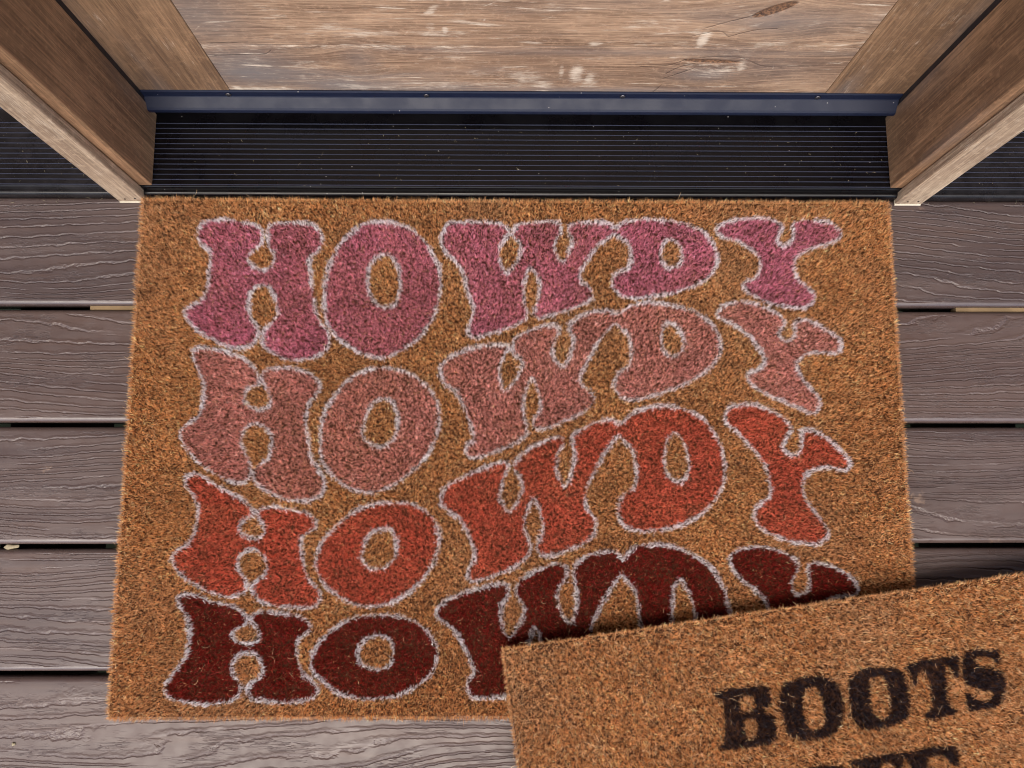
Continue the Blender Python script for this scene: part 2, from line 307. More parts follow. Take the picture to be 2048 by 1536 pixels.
COIR_RGB = [(228, 168, 112), (206, 146, 92), (242, 198, 146), (122, 76, 46), (234, 196, 150)]
PAINT = {'1': (216, 136, 158), '2': (222, 158, 148), '3': (218, 114, 90), '4': (138, 34, 30)}
WHITE = (254, 245, 250)
BLACK = (40, 33, 38)
LET = {
'1': [
  "-3725,3357 -3666,3432 -3435,3470 -3182,3434 -3037,3406 -2963,3341 -2949,3238 -2973,3155 -3058,3071 -3112,2997 -3102,2932 -3032,2868 -2923,2831 -2836,2868 -2794,2942 -2798,3025 -2855,3118 -2886,3229 -2891,3341 -2840,3416 -2715,3435 -2536,3436 -2374,3418 -2300,3381 -2225,3269 -2221,3157 -2272,3064 -2350,2999 -2356,2916 -2343,2787 -2318,2567 -2286,2421 -2245,2257 -2171,2131 -2106,2041 -2102,1915 -2143,1825 -2264,1754 -2473,1718 -2649,1744 -2793,1824 -2874,1878 -2896,1967 -2883,2093 -2807,2166 -2731,2256 -2730,2347 -2767,2493 -2825,2593 -2897,2638 -2986,2629 -3054,2565 -3076,2455 -3080,2346 -3039,2220 -2973,2129 -2951,2039 -2991,1931 -3094,1877 -3251,1868 -3466,1949 -3647,2056 -3776,2164 -3833,2254 -3829,2336 -3753,2390 -3668,2454 -3611,2545 -3582,2673 -3581,2820 -3571,2986 -3594,3069 -3678,3152 -3731,3245",
  "-1493,3458 -1313,3431 -1131,3356 -985,3235 -894,3105 -820,2957 -773,2809 -754,2644 -769,2479 -829,2278 -916,2115 -1037,1971 -1211,1836 -1386,1758 -1526,1755 -1721,1808 -1900,1915 -2044,2041 -2128,2167 -2159,2312 -2165,2512 -2154,2714 -2115,2916 -2023,3120 -1902,3270 -1744,3401 -1619,3448",
  "-1448,3033 -1358,2993 -1284,2882 -1254,2734 -1252,2606 -1276,2478 -1346,2387 -1434,2368 -1532,2413 -1615,2514 -1644,2642 -1648,2789 -1607,2927 -1537,3001",
  "-714,3348 -661,3433 -499,3447 -210,3453 -29,3426 70,3360 70,3286 7,3201 -38,3089 -38,2978 -2,2885 47,2802 115,2867 187,2960 219,3090 205,3183 133,3267 133,3342 206,3427 368,3446 549,3465 694,3438 720,3353 693,3278 647,3185 646,3091 681,2999 744,2943 798,3036 845,3167 846,3260 811,3335 829,3410 911,3438 1129,3458 1310,3440 1399,3374 1473,3431 1637,3479 1855,3489 2072,3471 2289,3424 2450,3350 2555,3247 2614,3135 2646,3004 2624,2893 2557,2781 2446,2698 2246,2615 2010,2540 1795,2512 1615,2494 1455,2521 1367,2594 1341,2686 1379,2778 1461,2834 1551,2862 1581,2983 1575,3113 1549,3187 1451,3253 1370,3290 1288,3233 1178,3149 1105,3056 1031,2944 958,2814 948,2740 974,2685 1045,2639 1098,2566 1079,2483 970,2410 827,2355 648,2291 488,2245 390,2263 391,2354 427,2445 454,2573 446,2684 402,2794 348,2868 294,2794 267,2665 258,2518 266,2390 301,2299 283,2226 186,2163 8,2090 -169,2035 -363,1999 -413,2053 -414,2134 -374,2243 -348,2334 -393,2462 -439,2608 -466,2755 -530,2884 -603,2976 -693,3050 -748,3162 -758,3255",
  "2066,3241 2155,3189 2206,3096 2203,2984 2156,2910 2074,2882 1984,2909 1942,3002 1954,3114 1992,3198",
  "2642,3361 2737,3438 2888,3487 3056,3511 3242,3511 3371,3479 3452,3421 3458,3354 3400,3287 3387,3220 3449,3162 3524,3182 3583,3239 3606,3335 3591,3412 3669,3474 3819,3490 3986,3471 4113,3424 4183,3337 4169,3260 4064,3203 3913,3154 3761,3096 3628,3020 3596,2934 3590,2820 3641,2726 3737,2632 3815,2538 3810,2453 3724,2387 3577,2378 3395,2405 3232,2443 3088,2517 2999,2583 2947,2658 2986,2705 3079,2734 3146,2800 3169,2895 3156,3009 3076,3094 2968,3180 2841,3237 2713,3275",
],
'2': [
  "-3730,1809 -3689,1863 -3584,1867 -3443,1846 -3283,1801 -3122,1739 -2995,1641 -2939,1552 -2909,1464 -2950,1411 -3053,1366 -3085,1296 -3062,1190 -2991,1138 -2903,1112 -2800,1147 -2765,1226 -2798,1314 -2846,1420 -2886,1526 -2836,1597 -2680,1624 -2504,1615 -2363,1580 -2256,1509 -2182,1403 -2231,1297 -2298,1209 -2342,1086 -2337,946 -2309,789 -2268,581 -2185,426 -2113,323 -2100,186 -2157,84 -2309,42 -2481,50 -2671,101 -2829,187 -2918,272 -2932,392 -2858,478 -2774,529 -2737,668 -2743,806 -2807,893 -2913,945 -2999,937 -3073,841 -3093,719 -3054,616 -2989,512 -2966,392 -2996,289 -3088,246 -3209,263 -3385,358 -3580,478 -3708,616 -3811,771 -3817,875 -3743,945 -3643,1015 -3588,1120 -3571,1278 -3579,1436 -3639,1578 -3698,1702",
  "-1418,1625 -1242,1599 -1065,1528 -905,1395 -798,1245 -753,1087 -768,877 -826,685 -945,512 -1098,357 -1285,220 -1455,152 -1644,143 -1817,195 -1957,289 -2063,392 -2137,547 -2161,737 -2150,946 -2095,1138 -2004,1279 -1886,1438 -1749,1545 -1593,1607",
  "-1410,1253 -1322,1218 -1268,1121 -1248,981 -1262,842 -1312,746 -1450,676 -1572,711 -1652,798 -1663,894 -1623,1034 -1582,1156 -1497,1236",
  "-748,1641 -679,1721 -521,1811 -292,1883 -80,1914 44,1911 61,1839 -9,1713 -44,1588 -18,1464 18,1357 79,1375 167,1499 220,1606 234,1714 167,1776 118,1830 132,1947 203,2028 363,2101 541,2146 665,2156 691,2056 637,1966 609,1858 626,1750 722,1643 794,1732 840,1858 855,1984 824,2065 807,2156 915,2238 1076,2311 1255,2339 1379,2302 1469,2339 1613,2412 1757,2440 1971,2422 2185,2377 2379,2305 2536,2177 2619,2023 2641,1879 2591,1735 2480,1609 2263,1466 2013,1359 1765,1279 1535,1235 1413,1279 1353,1376 1355,1483 1419,1581 1526,1662 1556,1787 1549,1913 1516,2039 1429,2130 1368,2166 1287,2102 1160,1949 1069,1786 996,1661 951,1554 941,1456 1010,1376 1079,1305 1096,1217 1024,1129 848,1023 672,953 497,883 375,909 376,1005 437,1093 456,1216 413,1375 352,1491 299,1411 272,1287 245,1146 262,1005 297,918 270,813 166,726 -25,639 -216,569 -389,543 -433,621 -407,708 -347,760 -365,882 -410,1022 -481,1198 -569,1339 -675,1410 -738,1516",
  "2036,2189 2124,2131 2191,2004 2197,1896 2132,1788 2042,1770 1955,1824 1932,1950 1944,2076 1982,2158",
  "2622,2310 2698,2395 2828,2442 2957,2446 3138,2405 3300,2330 3406,2256 3439,2182 3380,2089 3359,2024 3447,1959 3531,1996 3563,2089 3548,2163 3625,2229 3752,2210 3894,2136 4035,2044 4114,1979 4117,1868 4040,1813 3877,1822 3694,1803 3581,1720 3558,1628 3624,1500 3709,1391 3811,1264 3824,1174 3747,1083 3604,1110 3411,1209 3199,1300 3041,1400 2963,1481 2975,1563 3104,1609 3171,1701 3149,1811 3081,1922 2942,2069 2782,2180 2656,2236",
],
'3': [
  "-3733,294 -3685,353 -3573,345 -3396,242 -3203,140 -3027,38 -2920,-64 -2918,-123 -3017,-182 -3073,-258 -3044,-334 -2940,-384 -2838,-401 -2772,-334 -2784,-250 -2839,-166 -2860,-81 -2802,-39 -2666,-30 -2476,-64 -2304,-98 -2200,-166 -2180,-250 -2246,-318 -2329,-368 -2352,-435 -2330,-586 -2291,-735 -2226,-885 -2122,-984 -2102,-1083 -2166,-1165 -2317,-1181 -2536,-1164 -2739,-1131 -2860,-1049 -2898,-950 -2851,-875 -2769,-818 -2730,-735 -2742,-652 -2814,-552 -2917,-518 -3017,-568 -3072,-651 -3059,-751 -2988,-834 -2958,-933 -2996,-1015 -3129,-1056 -3298,-1031 -3487,-949 -3661,-849 -3795,-717 -3826,-617 -3764,-517 -3649,-450 -3588,-333 -3570,-182 -3562,-13 -3629,106 -3703,208",
  "-1229,20 -1057,-6 -902,-82 -798,-184 -745,-319 -743,-487 -792,-654 -891,-821 -1024,-969 -1191,-1084 -1359,-1150 -1560,-1166 -1747,-1125 -1918,-1034 -2056,-935 -2136,-802 -2166,-652 -2129,-486 -2040,-351 -1908,-217 -1724,-82 -1554,-14 -1384,20",
  "-1377,-285 -1291,-319 -1238,-419 -1235,-554 -1268,-637 -1368,-728 -1469,-745 -1571,-712 -1633,-620 -1619,-503 -1587,-402 -1513,-318",
  "-721,84 -662,204 -525,289 -336,375 -129,470 10,496 70,461 44,375 -7,255 -24,118 1,15 70,-87 130,-36 199,67 234,186 217,289 157,375 140,444 183,530 305,643 462,730 601,782 706,782 731,704 670,617 642,478 650,358 735,203 797,306 842,461 861,600 827,704 837,808 969,896 1145,975 1302,1001 1407,957 1514,1045 1656,1124 1832,1160 2008,1169 2200,1116 2390,1019 2508,879 2589,704 2634,513 2636,340 2587,168 2477,14 2334,-122 2141,-232 1898,-291 1640,-316 1469,-283 1385,-189 1361,-53 1407,83 1512,151 1566,220 1586,375 1572,530 1540,652 1455,739 1395,808 1315,739 1226,617 1137,461 1047,289 994,169 975,32 1025,-87 1101,-189 1090,-324 1003,-425 814,-509 608,-584 471,-593 403,-517 421,-425 473,-324 465,-172 431,-36 368,66 311,-36 268,-172 267,-324 327,-458 318,-559 232,-659 62,-759 -159,-842 -345,-883 -405,-825 -380,-725 -322,-608 -348,-491 -417,-306 -504,-171 -625,-86 -720,-1",
  "2060,835 2137,774 2185,652 2215,478 2202,357 2122,271 2035,271 1950,358 1929,513 1941,652 1979,774",
  "2666,1048 2724,1147 2869,1183 3031,1178 3191,1120 3331,1048 3434,950 3447,851 3380,762 3341,690 3399,601 3487,575 3562,637 3577,744 3573,851 3647,887 3788,842 3926,735 4044,619 4128,513 4141,442 4067,397 3944,424 3819,433 3674,389 3581,300 3557,195 3570,90 3634,-33 3734,-155 3824,-294 3810,-380 3717,-467 3542,-458 3367,-432 3194,-362 3056,-293 2973,-189 2978,-67 3052,11 3153,81 3176,195 3155,336 3124,442 3041,583 2922,726 2785,869 2681,958",
],
'4': [
  "-3733,-1062 -3635,-1021 -3516,-1038 -3430,-1079 -3310,-1120 -3158,-1145 -3038,-1195 -2951,-1268 -2931,-1342 -2996,-1390 -3077,-1439 -3073,-1520 -3005,-1561 -2887,-1577 -2789,-1537 -2792,-1456 -2846,-1375 -2882,-1309 -2835,-1236 -2702,-1220 -2499,-1245 -2330,-1278 -2227,-1343 -2200,-1408 -2256,-1473 -2338,-1530 -2350,-1651 -2320,-1797 -2257,-1925 -2172,-1990 -2103,-2070 -2117,-2149 -2231,-2205 -2494,-2228 -2694,-2211 -2844,-2179 -2897,-2107 -2867,-2019 -2771,-1956 -2733,-1876 -2753,-1779 -2815,-1699 -2916,-1682 -3014,-1714 -3069,-1795 -3072,-1907 -3001,-1987 -2964,-2083 -3009,-2170 -3123,-2218 -3353,-2241 -3568,-2216 -3719,-2184 -3822,-2112 -3819,-2017 -3750,-1921 -3674,-1809 -3605,-1697 -3579,-1568 -3581,-1389 -3629,-1275 -3711,-1160",
  "-1356,-1263 -1188,-1280 -1018,-1338 -882,-1436 -797,-1542 -745,-1672 -760,-1801 -825,-1929 -957,-2041 -1122,-2128 -1303,-2176 -1502,-2191 -1701,-2174 -1886,-2110 -2038,-2006 -2150,-1893 -2179,-1765 -2150,-1636 -2054,-1523 -1923,-1409 -1758,-1312 -1558,-1271",
  "-1402,-1492 -1300,-1541 -1248,-1638 -1254,-1751 -1302,-1832 -1410,-1871 -1527,-1847 -1629,-1782 -1656,-1702 -1617,-1589 -1518,-1508",
  "-748,-1204 -682,-1122 -530,-1048 -328,-982 -125,-933 11,-921 79,-958 70,-1041 11,-1123 -22,-1238 -5,-1353 28,-1467 87,-1516 163,-1418 239,-1288 248,-1173 180,-1074 155,-975 215,-875 351,-784 522,-718 658,-685 743,-726 751,-826 673,-942 638,-1042 654,-1174 704,-1289 771,-1354 813,-1322 857,-1157 867,-1025 843,-893 828,-777 880,-677 1035,-585 1207,-543 1326,-560 1419,-635 1498,-543 1602,-480 1859,-468 2064,-511 2250,-595 2401,-695 2515,-846 2594,-1012 2623,-1161 2633,-1325 2593,-1489 2503,-1636 2329,-1781 2091,-1878 1854,-1925 1602,-1941 1419,-1876 1371,-1762 1424,-1633 1544,-1552 1597,-1421 1583,-1290 1571,-1093 1522,-977 1439,-877 1389,-819 1320,-877 1233,-1010 1163,-1142 1075,-1306 1014,-1469 995,-1616 1035,-1745 1101,-1843 1066,-1955 914,-2051 679,-2114 479,-2130 412,-2066 447,-1937 464,-1809 448,-1614 424,-1484 374,-1411 331,-1500 297,-1679 288,-1840 329,-1985 312,-2097 179,-2153 -71,-2176 -271,-2183 -371,-2151 -396,-2047 -372,-1967 -322,-1919 -357,-1774 -441,-1628 -527,-1466 -645,-1368 -739,-1302",
  "2062,-870 2136,-961 2199,-1111 2227,-1292 2205,-1456 2118,-1553 2017,-1520 1962,-1390 1968,-1160 1999,-978",
  "2668,-612 2742,-547 2876,-503 3034,-496 3204,-529 3359,-593 3448,-664 3457,-741 3400,-831 3370,-920 3392,-1009 3455,-1041 3522,-1022 3578,-946 3576,-857 3561,-767 3591,-696 3671,-684 3814,-710 3969,-774 4082,-857 4142,-960 4097,-1042 3978,-1067 3859,-1080 3791,-1124 3697,-1175 3628,-1251 3610,-1326 3644,-1427 3717,-1527 3738,-1615 3670,-1677 3502,-1664 3310,-1602 3171,-1526 3123,-1451 3164,-1388 3180,-1325 3119,-1237 3034,-1098 2922,-970 2795,-881 2707,-779 2671,-689",
],
'b': [
  "2296,807 2360,798 2562,775 2829,795 2897,822 2920,895 2900,1012 2835,1072 2916,1126 2935,1222 2902,1354 2848,1406 2736,1432 2472,1412 2292,1420 2265,1366 2326,1323 2360,1124 2379,904 2314,861",
  "2586,899 2703,898 2730,954 2718,1021 2624,1050 2569,1034",
  "2580,1147 2695,1155 2715,1226 2675,1322 2606,1360 2570,1307",
  "3052,861 3134,804 3302,776 3535,791 3652,842 3708,937 3712,1110 3678,1293 3606,1385 3488,1437 3272,1440 3116,1410 3028,1304 3017,1166 3011,993",
  "3278,962 3355,887 3446,882 3478,956 3491,1130 3464,1280 3399,1339 3308,1343 3262,1252 3254,1097",
  "3814,900 3933,795 4102,767 4299,786 4415,846 4466,957 4478,1131 4445,1299 4384,1376 4230,1422 3957,1435 3826,1365 3787,1240 3792,1069",
  "4056,916 4136,876 4222,905 4240,1046 4238,1201 4197,1315 4101,1344 4036,1258 4030,1103",
  "4534,793 5067,780 5082,887 5067,1007 5002,1015 4986,909 4916,846 4920,969 4891,1293 4972,1339 4970,1390 4902,1415 4629,1419 4593,1371 4630,1325 4690,1299 4718,1113 4707,939 4681,883 4618,926 4589,1026 4526,1026 4529,914",
  "5140,826 5221,741 5367,744 5471,776 5565,763 5575,852 5557,936 5498,911 5455,852 5331,835 5285,881 5345,942 5484,979 5577,1061 5567,1198 5524,1313 5417,1384 5272,1381 5161,1391 5092,1373 5092,1201 5162,1211 5237,1290 5324,1311 5407,1262 5400,1210 5279,1175 5148,1105 5106,995",
  "3007,1807 3089,1751 3255,1725 3485,1740 3600,1790 3654,1882 3657,2049 3622,2226 3551,2315 3434,2365 3221,2367 3068,2337 2981,2234 2970,2101 2966,1934",
  "3230,1905 3306,1832 3396,1828 3427,1900 3439,2068 3411,2213 3346,2270 3257,2274 3212,2185 3205,2035",
  "3703,1721 4241,1729 4240,1864 4213,1952 4155,1927 4130,1831 4006,1822 3982,2028 4054,2030 4050,2138 3970,2135 3952,2356 3997,2395 3970,2441 3635,2426 3636,2377 3694,2352 3723,2075 3754,1829 3699,1787",
  "4295,1728 4837,1720 4878,1870 4855,1934 4794,1925 4741,1834 4547,1815 4539,2023 4628,2028 4623,2135 4534,2131 4523,2354 4587,2388 4557,2441 4204,2424 4206,2375 4264,2350 4296,2072 4320,1825 4292,1787",
],
}
# ------------------------------------------------------------------ ground and deck
def sheet(name, x0, x1, y0, y1, z, mat):
    me = bpy.data.meshes.new(name)
    me.from_pydata([(x0, y0, z), (x1, y0, z), (x1, y1, z), (x0, y1, z)], [], [(0, 1, 2, 3)])
    return tag(link(name, me, mat), kind='structure')
sheet('ground', -60, 60, -60, 60, -0.55, M['ground'])

deck = tag(empty('deck', (0, 0, 0)), kind='structure')
PITCH, G0, GAP = 0.1445, 0.2426, 0.0056
def board_profile(y0, y1):
    r = 0.0062; pts = []
    zt = 0.0; zb = -0.024
    for i in range(7):                                   # front rounded edge
        a = math.pi*0.5*i/6
        pts.append((y0 + r - r*math.cos(a), zt - r + r*math.sin(a)))
    n = 14
    for i in range(1, n): pts.append((y0 + r + (y1-y0-2*r)*i/n, zt))
    for i in range(7):
        a = math.pi*0.5*i/6
        pts.append((y1 - r + r*math.sin(a), zt - r + r*math.cos(a)))
    pts += [(y1, zb), (y0, zb)]
    return pts
for i in range(-2, 13):
    y0 = G0 - i*PITCH; y1 = y0 + PITCH - GAP
    b = extrude_x('deck_board', board_profile(y0, y1), -1.9, 1.9, M['deck'], deck, 4, False)
    me = b.data
    n = len(me.vertices); co = np.empty(n*3, np.float32); me.vertices.foreach_get('co', co); co = co.reshape(-1, 3)
    a = me.attributes.new('board', 'FLOAT', 'POINT'); a.data.foreach_set('value', np.full(n, (i*0.618) % 1.0 + i, np.float32))
    fl = ((co[:, 1] < y0+0.0060) | (co[:, 1] > y1-0.0060)).astype(np.float32)
    a = me.attributes.new('flat', 'FLOAT', 'POINT'); a.data.foreach_set('value', fl)
    for pl in me.polygons:
        if len(pl.vertices) == 4: pl.use_smooth = True
for jx in (-1.45, -1.0, -0.585, 0.0, 0.62, 1.05, 1.5):
    box('joist', jx-0.02, jx+0.02, -1.55, 0.62, -0.21, -0.0245, M['under'], deck)
box('blocking', -0.5085, -0.36, 0.2374, 0.2424, -0.018, -0.0045, M['joist'], deck)
box('blocking', 0.5655, 0.80, 0.2374, 0.2424, -0.018, -0.0045, M['joist'], deck)

# ------------------------------------------------------------------ threshold
th = tag(empty('threshold', (0.02, 0.43, 0)), 'black metal threshold with thin ribs running under the wooden door', 'threshold')
TX, TY = 0.02, 0.43
prof = [(0.3795, 0.0005), (0.3790, 0.009)]
for i in range(6):
    a = math.pi*0.5*i/5
    prof.append((0.3835-0.0045*math.cos(a), 0.0095+0.0045*math.sin(a)))
prof += [(0.3852, 0.0140), (0.3856, 0.0185), (0.3862, 0.0208), (0.3872, 0.0218)]
ny = 13
for i in range(ny):
    y = 0.3888 + i*(0.4682-0.3888)/(ny-1)
    prof += [(y-0.0008, 0.0218), (y-0.0003, 0.0227), (y+0.0003, 0.0227), (y+0.0008, 0.0218)]
prof += [(0.4715, 0.0218), (0.520, 0.0235), (0.520, 0.0005)]
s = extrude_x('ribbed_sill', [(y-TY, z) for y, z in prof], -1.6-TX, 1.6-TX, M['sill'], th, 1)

# ------------------------------------------------------------------ door
DY = 0.489
door = tag(empty('door', (0.025, DY, 0.03)), 'weathered brown wooden door of horizontal boards between two stiles', 'door')
DX, DZ = 0.025, 0.03
def smooth_noise(shape, cells, rng, oct=4):
    out = np.zeros(shape); amp = 1.0; tot = 0
    for o in range(oct):
        cy, cx = max(2, int(cells[0]*2**o)), max(2, int(cells[1]*2**o))
        g = rng.random((cy+2, cx+2))
        yy = np.linspace(0, cy-1e-6, shape[0]); xx = np.linspace(0, cx-1e-6, shape[1])
        iy = yy.astype(int); ix = xx.astype(int); fy = yy-iy; fx = xx-ix
        fy = (fy*fy*(3-2*fy))[:, None]; fx = (fx*fx*(3-2*fx))[None]
        a = g[np.ix_(iy, ix)]; b = g[np.ix_(iy, ix+1)]; c = g[np.ix_(iy+1, ix)]; d = g[np.ix_(iy+1, ix+1)]
        out += amp*((a*(1-fx)+b*fx)*(1-fy)+(c*(1-fx)+d*fx)*fy); tot += amp; amp *= 0.5
    return out/tot
SCUFF = [  # x, z, half width, half height, strength, tilt
 (.084,.112,.009,.022,.34,0),(.100,.103,.006,.014,.28,0),(.104,.090,.010,.006,.22,0),(.0668,.118,.0035,.020,.30,0),(.028,.103,.022,.020,.26,0),
 (.02,.087,.045,.015,.18,0),(-.045,.108,.040,.010,.17,0),(-.065,.082,.05,.012,.16,0),(.045,.083,.020,.016,.26,0),
 (-.204,.100,.045,.014,.13,0),(-.150,.078,.06,.010,.20,0),(-.215,.128,.022,.012,.15,0),(-.300,.070,.06,.005,.28,0),
 (-.115,.192,.10,.006,.20,0.03),(-.17,.198,.035,.012,.18,0),(-.072,.232,.014,.005,.36,0.9),(-.075,.206,.006,.012,.26,0),
 (-.06,.198,.004,.008,.34,0),(-.03,.211,.035,.004,.30,-.15),(.213,.184,.007,.018,.40,0),(.205,.195,.010,.012,.2,0),
 (.03,.175,.018,.003,.30,0),(.10,.174,.010,.005,.34,0),(.075,.197,.012,.003,.2,-.2),(.16,.176,.10,.006,.12,0),(.30,.176,.14,.008,.16,0),
 (.155,.21,.05,.02,.10,0),(.238,.115,.030,.014,.16,0),(.27,.128,.006,.02,.20,0.2),(.342,.188,.016,.012,.12,0),(.245,.20,.03,.004,.2,.55),
 (-.25,.165,.09,.004,.12,0),(-.13,.165,.14,.006,.12,0),(-.10,.13,.10,.03,.06,0),(0.0,.225,.2,.02,.06,0),(-.312,.068,.006,.010,.45,.6)]
BARK = [(.232,.139,.038,.0042,.86,-.06),(.272,.237,.026,.0085,.95,.62),(.345,.183,.006,.0035,.5,0)]
GREY = [(0.20,.157,.30,.008,.40),(-.05,.160,.12,.005,.3),(-.29,.12,.06,.05,.75),(-.31,.22,.05,.05,.55),(.255,.155,.06,.02,.35),(.30,.13,.07,.04,.3),(.30,.215,.07,.03,.45),(.233,.112,.04,.018,.6),(-.02,.07,.2,.012,.45),(-.2,.075,.08,.02,.5),(.1,.072,.15,.008,.6),(-.16,.14,.02,.03,.35)]
LIGHT = [(0.0,.235,.5,.06,.22),(.10,.215,.14,.05,.35),(.02,.20,.12,.05,.2),(-.02,.11,.12,.05,.2),(.15,.10,.05,.03,.2)]
CR = [[(-.3133,.1700),(-.28,.1722),(-.2438,.1725)],[(-.3165,.1455),(-.29,.1475),(-.262,.149),(-.2520,.157)],
      [(.155,.1270),(.185,.1300),(.205,.1420),(.232,.1490),(.262,.1475),(.290,.1310),(.315,.1272)],
      [(.187,.1120),(.200,.1270),(.215,.1340)],[(.186,.1010),(.203,.1140),(.217,.1250)],
      [(.200,.1895),(.225,.1985),(.238,.1885)],[(.238,.1885),(.262,.2010),(.285,.2040)],[(.210,.2040),(.235,.2180),(.262,.2300)],
      [(.180,.0700),(.187,.0860)]]
def board_mesh(name, x0, x1, z0, z1, step, seed):
    rng = np.random.default_rng(seed)
    nx = max(2, int((x1-x0)/step)+1); nz = max(2, int((z1-z0)/step)+1)
    X, Z = np.meshgrid(np.linspace(x0, x1, nx), np.linspace(z0, z1, nz))
    scuff = np.zeros_like(X); bark = np.zeros_like(X); grey = np.zeros_like(X); lite = np.zeros_like(X)
    crack = np.zeros_like(X); warp = np.zeros_like(X)
    if step < 0.01:
        def ell(cx, cz, rx, rz, tl=0.0, pw=2):
            dx, dz = X-cx, Z-cz; c, s_ = math.cos(tl), math.sin(tl)
            u, w = dx*c+dz*s_, -dx*s_+dz*c
            return np.exp(-((u/rx)**2+(w/rz)**2)**(pw/2))
        for cx, cz, rx, rz, st, tl in SCUFF: scuff = np.maximum(scuff, ell(cx, cz, rx, rz, tl, 3)*st)
        for _ in range(70):                             # fine pale scratches with the grain
            L_ = rng.gamma(2.0, 0.009); tl = rng.normal(0, 0.06) if rng.random() < .85 else rng.normal(0, 0.9)
            if abs(tl) > .3: L_ *= 0.35
            scuff = np.maximum(scuff, ell(rng.uniform(x0, x1), rng.uniform(z0, z1), L_, rng.uniform(.0006, .0015), tl, 3)*rng.uniform(.12, .34))
        for cx, cz, rx, rz, st, tl in BARK: bark = np.maximum(bark, ell(cx, cz, rx, rz, tl, 3)*st)
        for cx, cz, rx, rz, st in GREY: grey = np.maximum(grey, ell(cx, cz, rx, rz)*st)
        for cx, cz, rx, rz, st in LIGHT: lite = np.maximum(lite, ell(cx, cz, rx, rz)*st)
        for ln in CR:
            d = np.full(X.shape, 9.0)
            pts = catmull([p for p in ln], False, 6)
            for (ax, az), (bx, bz) in zip(pts[:-1], pts[1:]):
                vx, vz = bx-ax, bz-az; L = vx*vx+vz*vz+1e-12
                t = np.clip(((X-ax)*vx+(Z-az)*vz)/L, 0, 1)
                d = np.minimum(d, np.hypot(X-ax-t*vx, Z-az-t*vz))
            crack = np.maximum(crack, np.exp(-(d/0.0008)**2))
        # grain bows round the knots
        for cx, cz, rx, rz, amp in ((.235,.128,.07,.022,.016),(.262,.225,.06,.03,.020),(-.165,.135,.03,.02,.012),(-.30,.158,.05,.012,.006),(.345,.183,.03,.012,.006)):
            warp += -np.tanh((Z-cz)/rz*1.2)*amp*np.exp(-((X-cx)/rx)**2-((Z-cz)/(rz*2.5))**2)
    wob = (smooth_noise(X.shape, (2, 3), rng)-0.5)*0.006
    warp = warp + wob
    V = np.zeros((nz, nx, 3)); V[..., 0] = X-DX; V[..., 2] = Z-DZ
    edge = np.minimum(np.minimum(Z-z0, z1-Z), 0.0012)
    V[..., 1] = -(edge/0.0012)*0.0008 + bark*0.0012
    idx = np.arange(nx*nz).reshape(nz, nx)
    q = np.stack([idx[:-1, :-1], idx[:-1, 1:], idx[1:, 1:], idx[1:, :-1]], -1).reshape(-1, 4)
    Vf = V.reshape(-1, 3)
    # returns: the board is 40 mm thick
    nb = len(Vf)
    back = np.array([[x0-DX, .04, z0-DZ], [x1-DX, .04, z0-DZ], [x1-DX, .04, z1-DZ], [x0-DX, .04, z1-DZ]])
    cor = [idx[0, 0], idx[0, -1], idx[-1, -1], idx[-1, 0]]
    side = [[nb, nb+1, cor[1], cor[0]], [cor[3], cor[2], nb+2, nb+3], [nb+1, nb, nb+3, nb+2]]
    Vf = np.vstack([Vf, back]); q = np.vstack([q, side])
    pad = lambda a: np.concatenate([a.ravel(), np.zeros(4)])
    me = fast_mesh(name, Vf, q.ravel(), np.arange(len(q))*4, {k: ('FLOAT', pad(a)) for k, a in
        dict(scuff=scuff, bark=bark, grey=grey, lighten=lite, crack=crack, warp=warp).items()})
    return link(name, me, M['door_board'], door)
def catmull(p, closed=True, sub=4):
    p = np.array(p, float); n = len(p); out = []
    rngi = range(n) if closed else range(n-1)
    for i in rngi:
        if closed: a, b, c, d = p[(i-1) % n], p[i], p[(i+1) % n], p[(i+2) % n]
        else: a, b, c, d = p[max(i-1, 0)], p[i], p[i+1], p[min(i+2, n-1)]
        for k in range(sub):
            t = k/sub
            out.append(0.5*((2*b)+(-a+c)*t+(2*a-5*b+4*c-d)*t*t+(-a+3*b-3*c+d)*t**3))
    if not closed: out.append(p[-1])
    return np.array(out)
XL, XR = -0.3245, 0.3868
board_mesh('door_board', XL, XR, 0.052, 0.1664, 0.001, 1)
board_mesh('door_board', XL, XR, 0.1670, 0.2800, 0.001, 2)
z = 0.2806
k = 3
while z < 1.95:
    board_mesh('door_board', XL, XR, z, min(z+0.1130, 2.02), 0.03, k); z += 0.1136; k += 1
box('stile', -0.448-DX, XL-0.0005-DX, -0.0016, 0.04, 0.052-DZ, 2.02-DZ, M['stile'], door, 0.001)
box('stile', XR+0.0005-DX, 0.502-DX, -0.0016, 0.04, 0.052-DZ, 2.02-DZ, M['stile'], door, 0.001)
swp = [(0.4885, .0700), (0.4868, .0706), (0.4856, .0690), (0.4850, .0600), (0.4842, .0590),
       (0.4742, .0520), (0.4722, .0500), (0.4716, .0478), (0.4718, .0438), (0.4735, .0430), (0.4770, .0470), (0.4885, .0520)]
sw = extrude_x('door_sweep', [(y-DY, z-DZ) for y, z in swp], -0.431-DX, 0.4805-DX, M['sweep'], door, 1)
for sx in (-0.3282, -0.0915, 0.144, 0.3795):
    bm = bmesh.new()
    bmesh.ops.create_uvsphere(bm, u_segments=14, v_segments=8, radius=0.0036)
    for v in bm.verts:
        v.co.y *= 0.45
        if v.co.y < -0.0008 and (abs(v.co.x) < 0.0006 or abs(v.co.z) < 0.0006): v.co.y += 0.0008
    bmesh.ops.translate(bm, verts=bm.verts, vec=(sx-DX, 0.4846-DY, 0.0643-DZ))
    from_bm('screw', bm, M['steel'], sw, True)

